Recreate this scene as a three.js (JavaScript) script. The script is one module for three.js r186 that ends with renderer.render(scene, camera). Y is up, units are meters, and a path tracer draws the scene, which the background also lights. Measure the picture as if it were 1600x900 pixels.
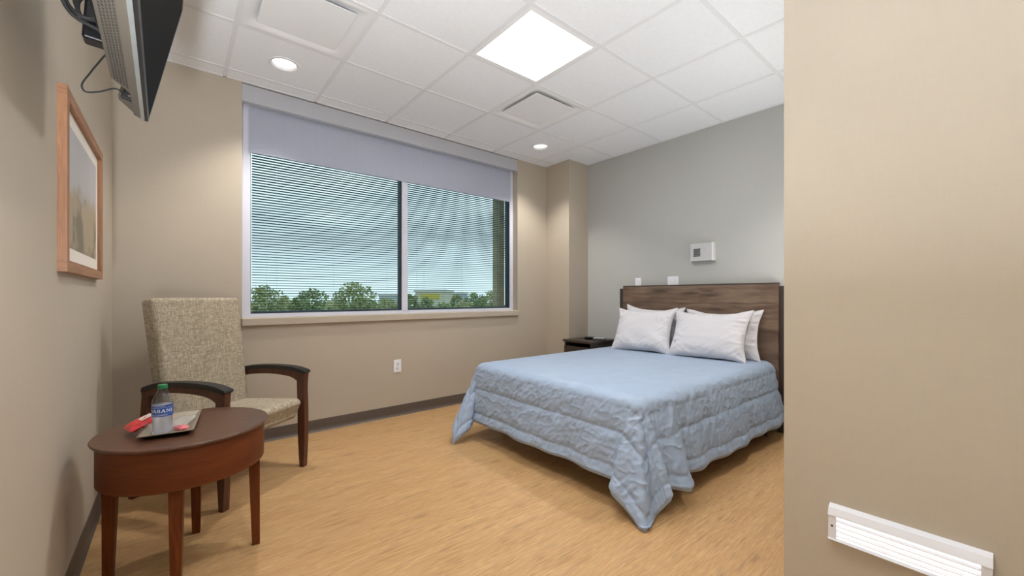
import * as THREE from 'three';
import { RoundedBoxGeometry } from 'three/addons/geometries/RoundedBoxGeometry.js';
import { mergeGeometries, mergeVertices } from 'three/addons/utils/BufferGeometryUtils.js';
import { RectAreaLightUniformsLib } from 'three/addons/lights/RectAreaLightUniformsLib.js';

// ───────────────────────── camera, sky, exposure ─────────────────────────
const EYE = 1.12, CEIL = 2.72;
const scene = new THREE.Scene();
const renderer = new THREE.WebGLRenderer({ antialias: true });
renderer.toneMapping = THREE.LinearToneMapping;
renderer.toneMappingExposure = 1.06;
renderer.shadowMap.enabled = true;
const camera = new THREE.PerspectiveCamera(2 * Math.atan(450 / 636.3) * 180 / Math.PI, 16 / 9, 0.05, 400);
camera.position.set(0, EYE, 0);
camera.rotation.set(0, -0.6905, 0);
camera.setViewOffset(1600, 900, 0, -13, 1600, 900);       // lens shift: horizon at row 463
scene.add(camera);
RectAreaLightUniformsLib.init();

function rng(seed) { let s = seed >>> 0; return () => { s = (s + 0x6D2B79F5) | 0; let t = Math.imul(s ^ (s >>> 15), 1 | s); t = (t + Math.imul(t ^ (t >>> 7), 61 | t)) ^ t; return ((t ^ (t >>> 14)) >>> 0) / 4294967296; }; }
function hash2(x, y, s) { let h = Math.imul(x | 0, 374761393) ^ Math.imul(y | 0, 668265263) ^ Math.imul(s | 0, 1274126177); h = Math.imul(h ^ (h >>> 13), 1103515245); h ^= h >>> 16; return (h >>> 0) / 4294967296; }
function vnoise(x, y, s = 0, px = 0, py = 0) {           // value noise, periodic when px / py are given
  const x0 = Math.floor(x), y0 = Math.floor(y), fx = x - x0, fy = y - y0, u = fx * fx * (3 - 2 * fx), v = fy * fy * (3 - 2 * fy);
  const wx = (k) => px ? ((k % px) + px) % px : k, wy = (k) => py ? ((k % py) + py) % py : k;
  const a = hash2(wx(x0), wy(y0), s), b = hash2(wx(x0 + 1), wy(y0), s), c = hash2(wx(x0), wy(y0 + 1), s), d = hash2(wx(x0 + 1), wy(y0 + 1), s);
  return (a + (b - a) * u) * (1 - v) + (c + (d - c) * u) * v;
}
function fbm(x, y, s, oct = 4, px = 0, py = 0) { let a = 0.5, t = 0, n = 0; for (let i = 0; i < oct; i++) { t += a * vnoise(x, y, s + i * 17, px, py); n += a; a *= 0.5; x *= 2; y *= 2; px *= 2; py *= 2; } return t / n; }
const clamp = (x, a = 0, b = 1) => Math.min(b, Math.max(a, x)), mix = (a, b, t) => a + (b - a) * t, sstep = (a, b, x) => { const t = clamp((x - a) / (b - a)); return t * t * (3 - 2 * t); };

// overcast sky: grey-blue cloud layer, the same all round
{
  const W = 1024, H = 512, d = new Float32Array(W * H * 4);
  for (let j = 0; j < H; j++) for (let i = 0; i < W; i++) {
    const el = (j + 0.5) / H * 180 - 90, h = Math.max(el, 0) / 90;
    const n = fbm(i / W * 24, h * 22, 5, 5, 24, 0), m = fbm(i / W * 12 + 3, h * 14, 41, 4, 12, 0);
    let b = mix(0.72, 1.5, sstep(0.3, 0.7, 0.55 * n + 0.45 * m));
    b = mix(b, 1.2, sstep(0.12, 0.0, h));
    const k = (j * W + i) * 4;
    d[k] = b * 0.86; d[k + 1] = b * 0.95; d[k + 2] = b * 0.99; d[k + 3] = 1;
  }
  const t = new THREE.DataTexture(d, W, H, THREE.RGBAFormat, THREE.FloatType);
  t.mapping = THREE.EquirectangularReflectionMapping; t.magFilter = THREE.LinearFilter; t.minFilter = THREE.LinearFilter; t.needsUpdate = true;
  scene.background = t; scene.backgroundIntensity = 1.0;
}
const PANEL_POWER = 26, SPOT_POWER = 6.8, UP_POWER = 29, UP2_POWER = 330;

// ───────────────────────── helpers ─────────────────────────
const taken = {};
function numbered(n) { const k = taken[n] = (taken[n] ?? -1) + 1; return k ? n + '_' + String(k).padStart(3, '0') : n; }
function fin(o) { o.traverse?.((c) => { if (c.isMesh) { c.castShadow = true; c.receiveShadow = true; } }); return o; }
function part(name, geo, m, parent, label) { const g = Array.isArray(geo) ? merge(geo) : geo; const o = new THREE.Mesh(g, m); o.name = name; o.castShadow = o.receiveShadow = true; parent.add(o); if (label) o.userData.label = label; return o; }
function thing(name, label, category, [x, y, z] = [0, 0, 0], turn = 0, group) { const o = new THREE.Group(); o.name = numbered(name); o.position.set(x, y, z); o.rotation.y = turn; o.userData = { label, category }; if (group) o.userData.group = group; scene.add(o); return o; }
function single(name, geo, m, label, category, group) { const o = part(numbered(name), geo, m, scene); o.userData = { label, category }; if (group) o.userData.group = group; return o; }
function struct(name, geo, m, label, category) { const o = geo ? part(name, geo, m, scene) : new THREE.Group(); o.name = name; o.userData = { kind: 'structure', label, category }; scene.add(o); return o; }
function merge(list) { return mergeGeometries(list.map((g) => { g = g.index ? g.toNonIndexed() : g; for (const k of Object.keys(g.attributes)) if (!['position', 'normal', 'uv'].includes(k)) g.deleteAttribute(k); return g; })); }
function planarUV(g, grain = 'x') {                        // uv in metres by the face's direction
  g = g.index ? g.toNonIndexed() : g; g.computeVertexNormals();
  const p = g.attributes.position, n = g.attributes.normal, uv = new Float32Array(p.count * 2);
  for (let i = 0; i < p.count; i++) {
    const ax = Math.abs(n.getX(i)), ay = Math.abs(n.getY(i)), az = Math.abs(n.getZ(i)), x = p.getX(i), y = p.getY(i), z = p.getZ(i);
    let u, v; if (ay >= ax && ay >= az) { u = x; v = z; } else if (ax >= az) { u = z; v = y; } else { u = x; v = y; }
    if (grain === 'y' && ay < Math.max(ax, az)) [u, v] = [v, u];
    if (grain === 'z' && ay >= ax && ay >= az) [u, v] = [v, u];
    uv[2 * i] = u; uv[2 * i + 1] = v;
  }
  g.setAttribute('uv', new THREE.BufferAttribute(uv, 2)); return g;
}
function bx(w, h, d, x = 0, y = 0, z = 0, grain) { const g = new THREE.BoxGeometry(w, h, d); g.translate(x, y, z); return planarUV(g, grain); }
function span(x0, x1, y0, y1, z0, z1, grain) { return bx(x1 - x0, y1 - y0, z1 - z0, (x0 + x1) / 2, (y0 + y1) / 2, (z0 + z1) / 2, grain); }
function uvKeep(g, f) { const p = g.attributes.position, uv = new Float32Array(p.count * 2); for (let i = 0; i < p.count; i++) { const [u, v] = f(p.getX(i), p.getY(i), p.getZ(i)); uv[2 * i] = u; uv[2 * i + 1] = v; } g.setAttribute('uv', new THREE.BufferAttribute(uv, 2)); return g; }
function rbox(w, h, d, r, x = 0, y = 0, z = 0, seg = 3) { const g = new RoundedBoxGeometry(w, h, d, seg, r); g.translate(x, y, z); return uvKeep(g, (a, b, c) => [a + c * 0.3, b + c]); }
function cyl(r0, r1, h, x = 0, y = 0, z = 0, n = 24) { const g = new THREE.CylinderGeometry(r1, r0, h, n); g.translate(x, y, z); return g; }
function tube(pts, r, seg = 24, rad = 8) { return new THREE.TubeGeometry(new THREE.CatmullRomCurve3(pts.map((p) => new THREE.Vector3(...p))), seg, r, rad, false); }
function extr(pts, depth, bevel = 0.003, curve = 12) { const s = new THREE.Shape(); s.setFromPoints(pts.map((p) => new THREE.Vector2(...p))); return new THREE.ExtrudeGeometry(s, { depth, bevelEnabled: bevel > 0, bevelSize: bevel, bevelThickness: bevel, bevelSegments: 2, curveSegments: curve }); }
function gridGeo(nu, nv, f, uvf) {
  const pos = [], uv = [], idx = [];
  for (let j = 0; j <= nv; j++) for (let i = 0; i <= nu; i++) { const p = f(i / nu, j / nv); pos.push(...p); const q = uvf ? uvf(i / nu, j / nv) : [i / nu, j / nv]; uv.push(...q); }
  for (let j = 0; j < nv; j++) for (let i = 0; i < nu; i++) { const a = j * (nu + 1) + i, b = a + 1, c = a + nu + 1, d = c + 1; idx.push(a, b, d, a, d, c); }
  const g = new THREE.BufferGeometry(); g.setAttribute('position', new THREE.Float32BufferAttribute(pos, 3)); g.setAttribute('uv', new THREE.Float32BufferAttribute(uv, 2)); g.setIndex(idx); g.computeVertexNormals(); return g;
}
function tex(W, H, f, size, srgb = true) {                 // f(u, v) -> [r, g, b] 0..1 ; size = metres one repeat covers
  const d = new Uint8Array(W * H * 4);
  for (let j = 0; j < H; j++) for (let i = 0; i < W; i++) { const c = f(i / W, j / H, i, j), k = (j * W + i) * 4; d[k] = clamp(c[0]) * 255; d[k + 1] = clamp(c[1]) * 255; d[k + 2] = clamp(c[2]) * 255; d[k + 3] = 255; }
  const t = new THREE.DataTexture(d, W, H); t.wrapS = t.wrapT = THREE.RepeatWrapping; t.magFilter = THREE.LinearFilter; t.minFilter = THREE.LinearMipmapLinearFilter; t.generateMipmaps = true;
  if (srgb) t.colorSpace = THREE.SRGBColorSpace; if (size) t.repeat.set(1 / size[0], 1 / size[1]); t.needsUpdate = true; return t;
}
const rgb = (r, g, b) => new THREE.Color().setRGB(r / 255, g / 255, b / 255, THREE.SRGBColorSpace);
const std = (c, rough = 0.6, o = {}) => new THREE.MeshStandardMaterial({ color: c, roughness: rough, ...o });
const phy = (c, rough = 0.6, o = {}) => new THREE.MeshPhysicalMaterial({ color: c, roughness: rough, ...o });

// ───────────────────────── materials ─────────────────────────
// vinyl wall covering: fine vertical and horizontal thread marks
const linenB = tex(512, 512, (u, v) => { const a = vnoise(u * 200, v * 24, 3, 200, 24), b = vnoise(u * 24, v * 200, 4, 24, 200), c = 0.5 + 0.5 * (0.5 * a + 0.5 * b - 0.5); return [c, c, c]; }, [0.5, 0.5], false);
const wallMap = (r, g, b, amt) => tex(512, 512, (u, v) => { const a = vnoise(u * 180, v * 20, 3, 180, 20) * 0.5 + vnoise(u * 20, v * 180, 4, 20, 180) * 0.5, c = fbm(u * 6, v * 6, 9, 3, 6, 6), k = 1 + amt * (a - 0.5) + amt * 0.8 * (c - 0.5); return [r / 255 * k, g / 255 * k, b / 255 * k]; }, [0.9, 0.9]);
const M = {};
M.beige = std(0xffffff, 0.75, { map: wallMap(186, 175, 159, 0.016), bumpMap: linenB, bumpScale: 0.0002 });
M.grey = std(0xffffff, 0.75, { map: wallMap(182, 183, 180, 0.016), bumpMap: linenB, bumpScale: 0.0002 });
M.tile = std(0xffffff, 0.9, { map: tex(256, 256, (u, v) => { const n = fbm(u * 40, v * 40, 8, 3, 40, 40), k = 0.95 + 0.025 * (n - 0.5) - (vnoise(u * 90, v * 90, 61, 90, 90) > 0.95 ? 0.03 : 0); return [k * 0.985, k * 0.992, k * 1.01]; }, [0.5, 0.5]) });
M.grid = std(rgb(229, 229, 232), 0.6);
M.white = std(rgb(236, 236, 238), 0.5);
M.whiteGloss = std(rgb(236, 238, 246), 0.4);
M.base = std(rgb(92, 82, 75), 0.5);
M.alu = std(rgb(212, 214, 228), 0.45);
M.fascia = std(rgb(186, 187, 194), 0.5);
M.gasket = std(rgb(42, 52, 64), 0.6);
M.glass = phy(rgb(238, 249, 251), 0.02, { transmission: 1, thickness: 0, ior: 1.08, side: THREE.DoubleSide });
M.slat = std(rgb(74, 92, 100), 0.8);
M.cord = std(rgb(190, 200, 205), 0.8);
M.shade = std(0xffffff, 0.85, { map: tex(256, 256, (u, v) => { const n = 1 + 0.05 * (vnoise(u * 128, v * 128, 5, 128, 128) - 0.5) + 0.012 * (vnoise(u * 30, v * 2, 7, 30, 2) - 0.5); return [0.68 * n, 0.70 * n, 0.765 * n]; }, [0.5, 0.5]) });
M.black = std(rgb(22, 22, 24), 0.4);
M.blackMatte = std(rgb(26, 25, 25), 0.7);
M.metalBlack = std(rgb(30, 30, 32), 0.35, { metalness: 0.4 });
M.chrome = std(rgb(210, 212, 214), 0.15, { metalness: 1 });

function woodTex(W, H, c0, c1, c2, seed, nx, ny, knots = 0) {   // grain runs along u
  const R = rng(seed), kn = []; for (let i = 0; i < knots; i++) kn.push([R(), R(), 0.012 + 0.02 * R()]);
  return (u, v) => {
    const warp = fbm(u * 4, v * 4, seed + 3, 3, 4, 4) * 0.9;
    let g = fbm(u * nx, v * ny + warp * 2, seed, 4, nx, 0) * 0.55 + fbm(u * nx * 0.5, v * ny * 4 + warp * 4, seed + 31, 2, nx >> 1, 0) * 0.45;
    const fine = vnoise(u * nx * 6, v * ny * 14, seed + 71, nx * 6, 0);
    let k = sstep(0.25, 0.75, g), dk = 0;
    for (const [a, b, r] of kn) { const dx = (u - a) * 0.5, dy = v - b, q = Math.hypot(dx, dy * 1.6) / r; dk = Math.max(dk, Math.exp(-q * q)); }
    const f = 1 + 0.12 * (fine - 0.5);
    return [0, 1, 2].map((i) => mix(mix(c0[i], c1[i], k), c2[i], Math.max(dk * 0.8, sstep(0.66, 0.9, g) * 0.5)) / 255 * f);
  };
}
const floorBase = woodTex(1024, 1024, [192, 155, 110], [184, 145, 100], [168, 128, 85], 11, 6, 30, 4);
const floorT = tex(1024, 1024, (u, v) => { const c = floorBase(u, v), a = vnoise(u * 9, v * 240, 91, 9, 240), b = vnoise(u * 26, v * 380, 93, 26, 380), m = fbm(u * 5, v * 22, 95, 3, 5, 22); const k = 1 - 0.13 * sstep(0.62, 0.9, a) * sstep(0.35, 0.65, m) - 0.06 * (b - 0.5) + 0.05 * sstep(0.7, 0.95, 1 - a); return c.map((x) => x * k); }, [1.1, 1.1]);
M.floor = [1, 0.985, 1.01, 0.975, 1.005].map((k) => std(new THREE.Color(k, k * 0.995, k * 0.985), 0.42, { map: floorT }));
const walnutT = tex(512, 512, woodTex(512, 512, [94, 56, 38], [74, 42, 29], [54, 31, 22], 23, 4, 26), [0.6, 0.6]);
const apronT = tex(512, 512, woodTex(512, 512, [110, 56, 20], [94, 44, 13], [74, 33, 10], 29, 3, 14), [0.6, 0.6]);
M.walnut = phy(0xffffff, 0.38, { map: walnutT });
M.apron = phy(0xffffff, 0.5, { specularIntensity: 0.6, map: apronT });
M.tabletop = phy(0xffffff, 0.33, { map: tex(512, 512, woodTex(512, 512, [100, 68, 51], [84, 54, 40], [64, 41, 31], 37, 3, 22), [0.6, 0.6]) });
M.espresso = phy(0xffffff, 0.4, { map: tex(256, 256, woodTex(256, 256, [70, 58, 50], [56, 46, 40], [40, 33, 29], 41, 3, 20), [0.6, 0.6]) });
const hbT = tex(1024, 512, woodTex(1024, 512, [132, 112, 95], [96, 76, 63], [58, 46, 40], 53, 5, 9, 9), [1.5, 0.8]);
M.headboard = [0.88, 0.74, 0.82].map((k) => std(new THREE.Color(k, k * 0.97, k * 0.95), 0.5, { map: hbT }));
M.hbDark = std(rgb(58, 47, 42), 0.5);
const weave = (u, v, n) => { const a = vnoise(u * n, v * n / 8, 13, n, n / 8), b = vnoise(u * n / 8, v * n, 14, n / 8, n); return 0.5 * a + 0.5 * b; };
M.fabric = std(0xffffff, 0.9, { map: tex(512, 512, (u, v) => { const k = weave(u, v, 192), t = sstep(0.28, 0.72, k); return [mix(146, 186, t) / 255, mix(135, 174, t) / 255, mix(116, 153, t) / 255]; }, [0.42, 0.42]), bumpMap: tex(512, 512, (u, v) => { const k = weave(u, v, 192); return [k, k, k]; }, [0.42, 0.42], false), bumpScale: 0.0012 });
M.pad = std(rgb(36, 33, 33), 0.45);
M.quilt = phy(0xffffff, 0.52, { map: tex(512, 512, (u, v) => { const n = 1 + 0.05 * (vnoise(u * 256, v * 256, 5, 256, 256) - 0.5) + 0.05 * (fbm(u * 8, v * 8, 6, 3, 8, 8) - 0.5); return [0.61 * n, 0.678 * n, 0.775 * n]; }, [0.5, 0.5]), sheen: 0.35, sheenRoughness: 0.5, sheenColor: rgb(225, 235, 250) });
M.lining = std(rgb(222, 222, 228), 0.85);
M.pillow = std(rgb(208, 207, 213), 0.85);
M.mattress = std(rgb(225, 225, 225), 0.9);

// ───────────────────────── room shell ─────────────────────────
const XL = -0.312, XG = 3.89, ZW = -3.63, XC = 3.55, ZC = -3.25, XR = 1.66, ZR = -0.498, ZB = 2.4;
{ // floor: vinyl wood planks along x
  const f = struct('floor', null, null, 'honey oak plank floor of the whole room', 'floor');
  part('subfloor', span(XL - 0.15, XG + 0.15, -0.12, -0.006, ZW - 0.2, ZB + 0.15), std(rgb(120, 86, 52), 0.8), f);
  const R = rng(5), pw = 0.152, pl = 1.22, gv = [];
  for (let k = 0; k < 9; k++) { const g = new RoundedBoxGeometry(pl - 0.0002, 0.006, pw - 0.0002, 1, 0.00025); const ox = R() * 1.3, oy = R() * 1.3; uvKeep(g, (x, y, z) => [x + ox, z + oy + y]); gv.push(g); }
  let row = 0;
  for (let z = ZW + pw / 2; z < 0.1; z += pw, row++) { const off = R() * pl; for (let x = XL - off + pl / 2 - 0.2; x - pl / 2 < XG; x += pl) {
    const x0 = Math.max(x - pl / 2, XL), x1 = Math.min(x + pl / 2, XG); if (x1 - x0 < 0.01) continue;
    if (z > ZR + pw && x0 > XR) continue;
    const o = part('plank', gv[Math.floor(R() * 9)], M.floor[Math.floor(R() * 5)], f); o.position.set((x0 + x1) / 2, -0.003, z); o.scale.x = (x1 - x0) / pl;
  } }
  const g = span(XL, XG, -0.006, 0, 0.065, ZB); part('plank_field', g, M.floor[0], f).userData.kind = 'stuff';
}
{ // window wall with its opening
  const s = new THREE.Shape(); s.moveTo(XL - 0.15, 0); s.lineTo(XG + 0.15, 0); s.lineTo(XG + 0.15, CEIL + 0.1); s.lineTo(XL - 0.15, CEIL + 0.1); s.closePath();
  const h = new THREE.Path(); h.moveTo(0.383, 0.93); h.lineTo(3.083, 0.93); h.lineTo(3.083, CEIL + 0.001); h.lineTo(0.383, CEIL + 0.001); h.closePath(); s.holes.push(h);
  const g = new THREE.ExtrudeGeometry(s, { depth: 0.22, bevelEnabled: false }); g.translate(0, 0, ZW - 0.22);
  struct('wall_window', planarUV(g), M.beige, 'beige wall covering around the big window', 'wall');
}
struct('wall_left', span(XL - 0.15, XL, 0, CEIL + 0.1, ZW - 0.05, ZB), M.beige, 'beige wall with the framed picture', 'wall');
struct('wall_bed', span(XG, XG + 0.15, 0, CEIL + 0.1, ZW, ZR), M.grey, 'grey accent wall behind the headboard', 'wall');
struct('wall_column', span(XC, XG, 0, CEIL + 0.1, ZW, ZC), M.beige, 'beige boxed column in the corner by the bed', 'column');
{
  const s = new THREE.Shape(); [[XR, ZR], [XG + 0.15, ZR], [XG + 0.15, ZR + 0.13], [XR + 0.13, ZR + 0.13], [XR + 0.13, ZB], [XR, ZB]].forEach(([x, z], i) => i ? s.lineTo(x, -z) : s.moveTo(x, -z)); s.closePath();
  const g = new THREE.ExtrudeGeometry(s, { depth: CEIL + 0.1, bevelEnabled: false }); g.rotateX(-Math.PI / 2);
  struct('wall_right', planarUV(g), M.beige, 'beige partition wall in the foreground with the low louvred light', 'wall');
}
struct('wall_back', span(XL - 0.15, XR + 0.2, 0, CEIL + 0.1, ZB, ZB + 0.15), M.beige, 'beige wall behind the viewer', 'wall');
// cove base
function cove(name, len, label) { const o = struct(name, extr([[0, 0], [0.016, 0], [0.014, 0.003], [0.007, 0.014], [0.004, 0.03], [0.004, 0.098], [0.002, 0.1], [0, 0.1]], len, 0), M.base, label, 'baseboard'); return o; }
{ let b = cove('baseboard_window', XC - XL, 'dark brown rubber base under the window'); b.rotation.y = -Math.PI / 2; b.position.set(XC, 0, ZW);           // profile +x -> world +z
  b.rotation.y = -Math.PI / 2; b = cove('baseboard_left', 5.9, 'dark brown rubber base along the wall with the picture'); b.position.set(XL, 0, ZW + 0.02);
  b = cove('baseboard_right', 2.8, 'dark brown rubber base below the louvred light'); b.rotation.y = Math.PI; b.position.set(XR, 0, 2.25);
  b = cove('baseboard_column', ZC - ZW - 0.02, 'dark brown rubber base on the column side'); b.rotation.y = Math.PI; b.position.set(XC, 0, ZC);
}
// ceiling: lay-in tiles on a T grid
const T = 0.6096, GX = 0.276, GZ = -3.479, lineX = (i) => GX + T * i, lineZ = (j) => GZ + T * j;
{
  const c = struct('ceiling', null, null, 'white suspended tile ceiling', 'ceiling');
  part('deck', span(XL - 0.15, XG + 0.15, CEIL + 0.1, CEIL + 0.2, ZW - 0.22, ZB + 0.15), M.white, c);
  const skip = new Set(['2,2', '0,1', '3,1']);
  for (let i = -1; i <= 5; i++) for (let j = -1; j <= 9; j++) {
    if (skip.has(i + ',' + j)) continue;
    const x0 = Math.max(lineX(i), XL), x1 = Math.min(lineX(i + 1), XG), z0 = Math.max(lineZ(j), ZW), z1 = Math.min(lineZ(j + 1), ZB);
    if (x1 - x0 < 0.03 || z1 - z0 < 0.03 || (x0 > XR && z0 > ZR + 0.1)) continue;
    let g;
    if ((i === 0 || i === 4) && (j === 0 || j === 4)) {                 // cut-out for the recessed lamp
      const s = new THREE.Shape(); s.moveTo(x0, -z0); s.lineTo(x0, -z1); s.lineTo(x1, -z1); s.lineTo(x1, -z0); s.closePath();
      const hp = new THREE.Path(); hp.absarc((x0 + x1) / 2, -(z0 + z1) / 2, 0.078, 0, Math.PI * 2); s.holes.push(hp);
      g = new THREE.ExtrudeGeometry(s, { depth: 0.016, bevelEnabled: false, curveSegments: 24 }); g.rotateX(-Math.PI / 2); g.translate(0, CEIL + 0.004, 0); g = planarUV(g);
    } else g = span(x0 + 0.001, x1 - 0.001, CEIL + 0.004, CEIL + 0.02, z0 + 0.001, z1 - 0.001);
    part('ceiling_tile', g, M.tile, c);
  }
  for (let i = 0; i <= 5; i++) part('grid_bar', span(lineX(i) - 0.012, lineX(i) + 0.012, CEIL, CEIL + 0.006, ZW, i > 2 ? ZR : ZB), M.grid, c);
  for (let j = 0; j <= 9; j++) part('grid_bar', span(XL, lineZ(j) < ZR ? XG : XR, CEIL - 0.0004, CEIL + 0.0056, lineZ(j) - 0.012, lineZ(j) + 0.012), M.grid, c);
  part('wall_angle', span(XL, XC, CEIL, CEIL + 0.006, ZW, ZW + 0.018), M.grid, c); part('wall_angle', span(XG - 0.018, XG, CEIL, CEIL + 0.006, ZC, ZR), M.grid, c);
  part('wall_angle', span(XL, XL + 0.018, CEIL, CEIL + 0.006, ZW, ZB), M.grid, c);
}

// ───────────────────────── window ─────────────────────────
const WX0 = 0.383, WX1 = 3.083, GL0 = 0.447, GL1 = 1.687, GR0 = 1.746, GR1 = 3.035, GB = 0.985, GT = 2.62;
{
  const w = struct('window_1', null, null, 'wide two-pane window with pale aluminium frame', 'window');
  const f0 = -3.80, f1 = -3.715;
  part('frame', [span(WX0, GL0, 0.93, CEIL, f0, f1), span(GR1, WX1, 0.93, CEIL, f0, f1), span(GL0, GR1, 0.93, GB, f0, f1), span(GL0, GR1, GT, CEIL, f0, f1)], M.alu, w);
  part('mullion', span(GL1, GR0, GB, GT, f0, f1 + 0.004), M.alu, w);
  for (const [a, b] of [[GL0, GL1], [GR0, GR1]]) {
    const e = 0.007;
    part('gasket', [span(a, a + e * 0.5, GB, GT, -3.797, -3.722), span(b - e, b, GB, GT, -3.797, -3.722), span(a, b, GB, GB + e * 1.3, -3.797, -3.722)], M.gasket, w);
    for (const z of [-3.7245, -3.7945]) { const g = new THREE.PlaneGeometry(b - a, GT - GB); g.translate((a + b) / 2, (GB + GT) / 2, z); part('pane', g, M.glass, w); }
  }
  const s = struct('trim_1', rbox(WX1 - WX0 + 0.012, 0.058, 0.115, 0.006, (WX0 + WX1) / 2 + 0.002, 0.926, -3.66), M.beige, 'beige window sill ledge with rounded nose', 'window sill');
}
function blind(x0, x1, label) {
  const o = thing('venetian_blind', label, 'blind', [(x0 + x1) / 2, GB + 0.012, -3.7595], 0, 'blinds between the panes');
  const w = x1 - x0 - 0.03, n = 5, prof = [];
  for (let k = 0; k <= n; k++) { const t = k / n * 2 - 1; prof.push([t * 0.0132, 0.0024 * (1 - t * t)]); }
  const pos = [], idx = []; let c = 0;
  for (const sx of [-w / 2, w / 2]) { for (const [z, y] of prof) pos.push(sx, y, z); for (const [z, y] of [...prof].reverse()) pos.push(sx, y - 0.0006, z); }
  const m = 2 * (n + 1);
  for (let k = 0; k < m; k++) { const k2 = (k + 1) % m; idx.push(k, k2, m + k2, k, m + k2, m + k); }
  const g = new THREE.BufferGeometry(); g.setAttribute('position', new THREE.Float32BufferAttribute(pos, 3)); g.setIndex(idx); g.computeVertexNormals();
  const gg = g.toNonIndexed(); gg.computeVertexNormals(); gg.rotateX(-0.15);
  part('bottom_rail', bx(w, 0.009, 0.022, 0, 0.002, 0), M.slat, o);
  const R = rng(Math.round(x0 * 100));
  for (let y = 0.021; y < 1.30; y += 0.0208) { const s = part('slat', gg, M.slat, o); s.position.y = y; s.rotation.x = (R() - 0.5) * 0.05; }
  for (const fx of [-0.42, -0.36, 0.0, 0.40]) part('ladder_cord', bx(0.0014, 1.3, 0.0014, fx * w, 0.66, 0.0138), M.cord, o);
}
blind(GL0, GL1, 'open horizontal blind in the pane nearer the armchair');
blind(GR0, GR1, 'open horizontal blind in the pane nearer the bed');
{
  const o = thing('roller_shade', 'grey lavender roller shade pulled partly down over the window', 'shade', [1.733, 2.585, ZW]);
  part('fascia', [span(-1.349, 1.349, 0.0, 0.128, -0.006, 0), span(-1.349, 1.349, 0.0, 0.004, -0.05, -0.006)], M.fascia, o);
  part('roller', (() => { const g = new THREE.CylinderGeometry(0.024, 0.024, 2.6, 20); g.rotateZ(Math.PI / 2); g.translate(0, 0.05, -0.05); return g; })(), M.alu, o);
  part('fabric', gridGeo(80, 10, (u, v) => [-1.294 + 2.594 * u, -0.345 + 0.4 * v, -0.074 + 0.0015 * Math.sin(u * 40) * (1 - v)], (u, v) => [u * 2.59, v * 0.4]), M.shade, o).material.side = THREE.DoubleSide;
  part('hem_bar', rbox(2.592, 0.022, 0.006, 0.0025, 0.003, -0.346, -0.074), M.shade, o);
  part('bracket', [rbox(0.02, 0.03, 0.03, 0.004, 1.335, -0.012, -0.02), cyl(0.006, 0.006, 0.02, 1.325, -0.02, -0.015)], M.chrome, o);
}

// ───────────────────────── ceiling fixtures ─────────────────────────
function panelLight(i, j, power, label) {
  const cx = lineX(i) + T / 2, cz = lineZ(j) + T / 2, o = thing('ceiling_light_panel', label, 'ceiling light', [cx, CEIL, cz]);
  const h = T / 2 - 0.012, s = 0.026;
  part('frame', [span(-h, h, 0, 0.03, -h, -h + s), span(-h, h, 0, 0.03, h - s, h), span(-h, -h + s, 0, 0.03, -h + s, h - s), span(h - s, h, 0, 0.03, -h + s, h - s), span(-h, h, 0.03, 0.05, -h, h)], M.white, o);
  part('diffuser', span(-h + s, h - s, 0.006, 0.012, -h + s, h - s), std(0xffffff, 0.6, { emissive: new THREE.Color(1, 0.985, 0.955), emissiveIntensity: 1.15 }), o);
  const L = new THREE.RectAreaLight(new THREE.Color(1, 0.995, 0.985), power, 2 * (h - s), 2 * (h - s)); L.position.set(0, 0.004, 0); L.rotation.x = -Math.PI / 2; L.name = 'panel_lamp'; L.castShadow = true; o.add(L);
}
panelLight(2, 2, PANEL_POWER, 'square glowing light panel in the ceiling over the room');
function downlight(i, j, label) {
  const cx = lineX(i) + T / 2, cz = lineZ(j) + T / 2, o = thing('recessed_downlight', label, 'ceiling light', [cx, CEIL + 0.004, cz], 0, 'recessed downlights');
  const pts = [[0.096, 0], [0.097, -0.003], [0.094, -0.005], [0.08, -0.004], [0.074, 0.012], [0.07, 0.03], [0.072, 0.05], [0.078, 0.05], [0.078, 0.012], [0.08, 0.0]].map((p) => new THREE.Vector2(...p));
  part('trim', new THREE.LatheGeometry(pts, 48), M.white, o);
  part('lens', cyl(0.0735, 0.072, 0.004, 0, 0.016, 0, 40), std(0xffffff, 0.5, { emissive: new THREE.Color(1, 0.98, 0.93), emissiveIntensity: 1.05 }), o);
  const L = new THREE.SpotLight(new THREE.Color(1, 0.955, 0.88), SPOT_POWER, 0, 0.93, 0.45, 2); L.position.set(0, 0.008, 0); L.target.position.set(0, -2, 0); L.shadow.radius = 3; L.castShadow = true; L.name = 'downlight_lamp'; L.target.name = 'downlight_aim'; o.add(L, L.target);
}
downlight(0, 0, 'round recessed downlight above the armchair');
downlight(4, 0, 'round recessed downlight near the corner column');
downlight(0, 4, 'unseen recessed downlight above the viewer, lighting the near floor and the partition');  // out of view, placed to light the foreground floor and lower partition wall
downlight(4, 4, 'unseen recessed downlight between the bed and the partition, lighting the near bed side');  // unseen behind the partition edge, set to light the near side of the bed
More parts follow.
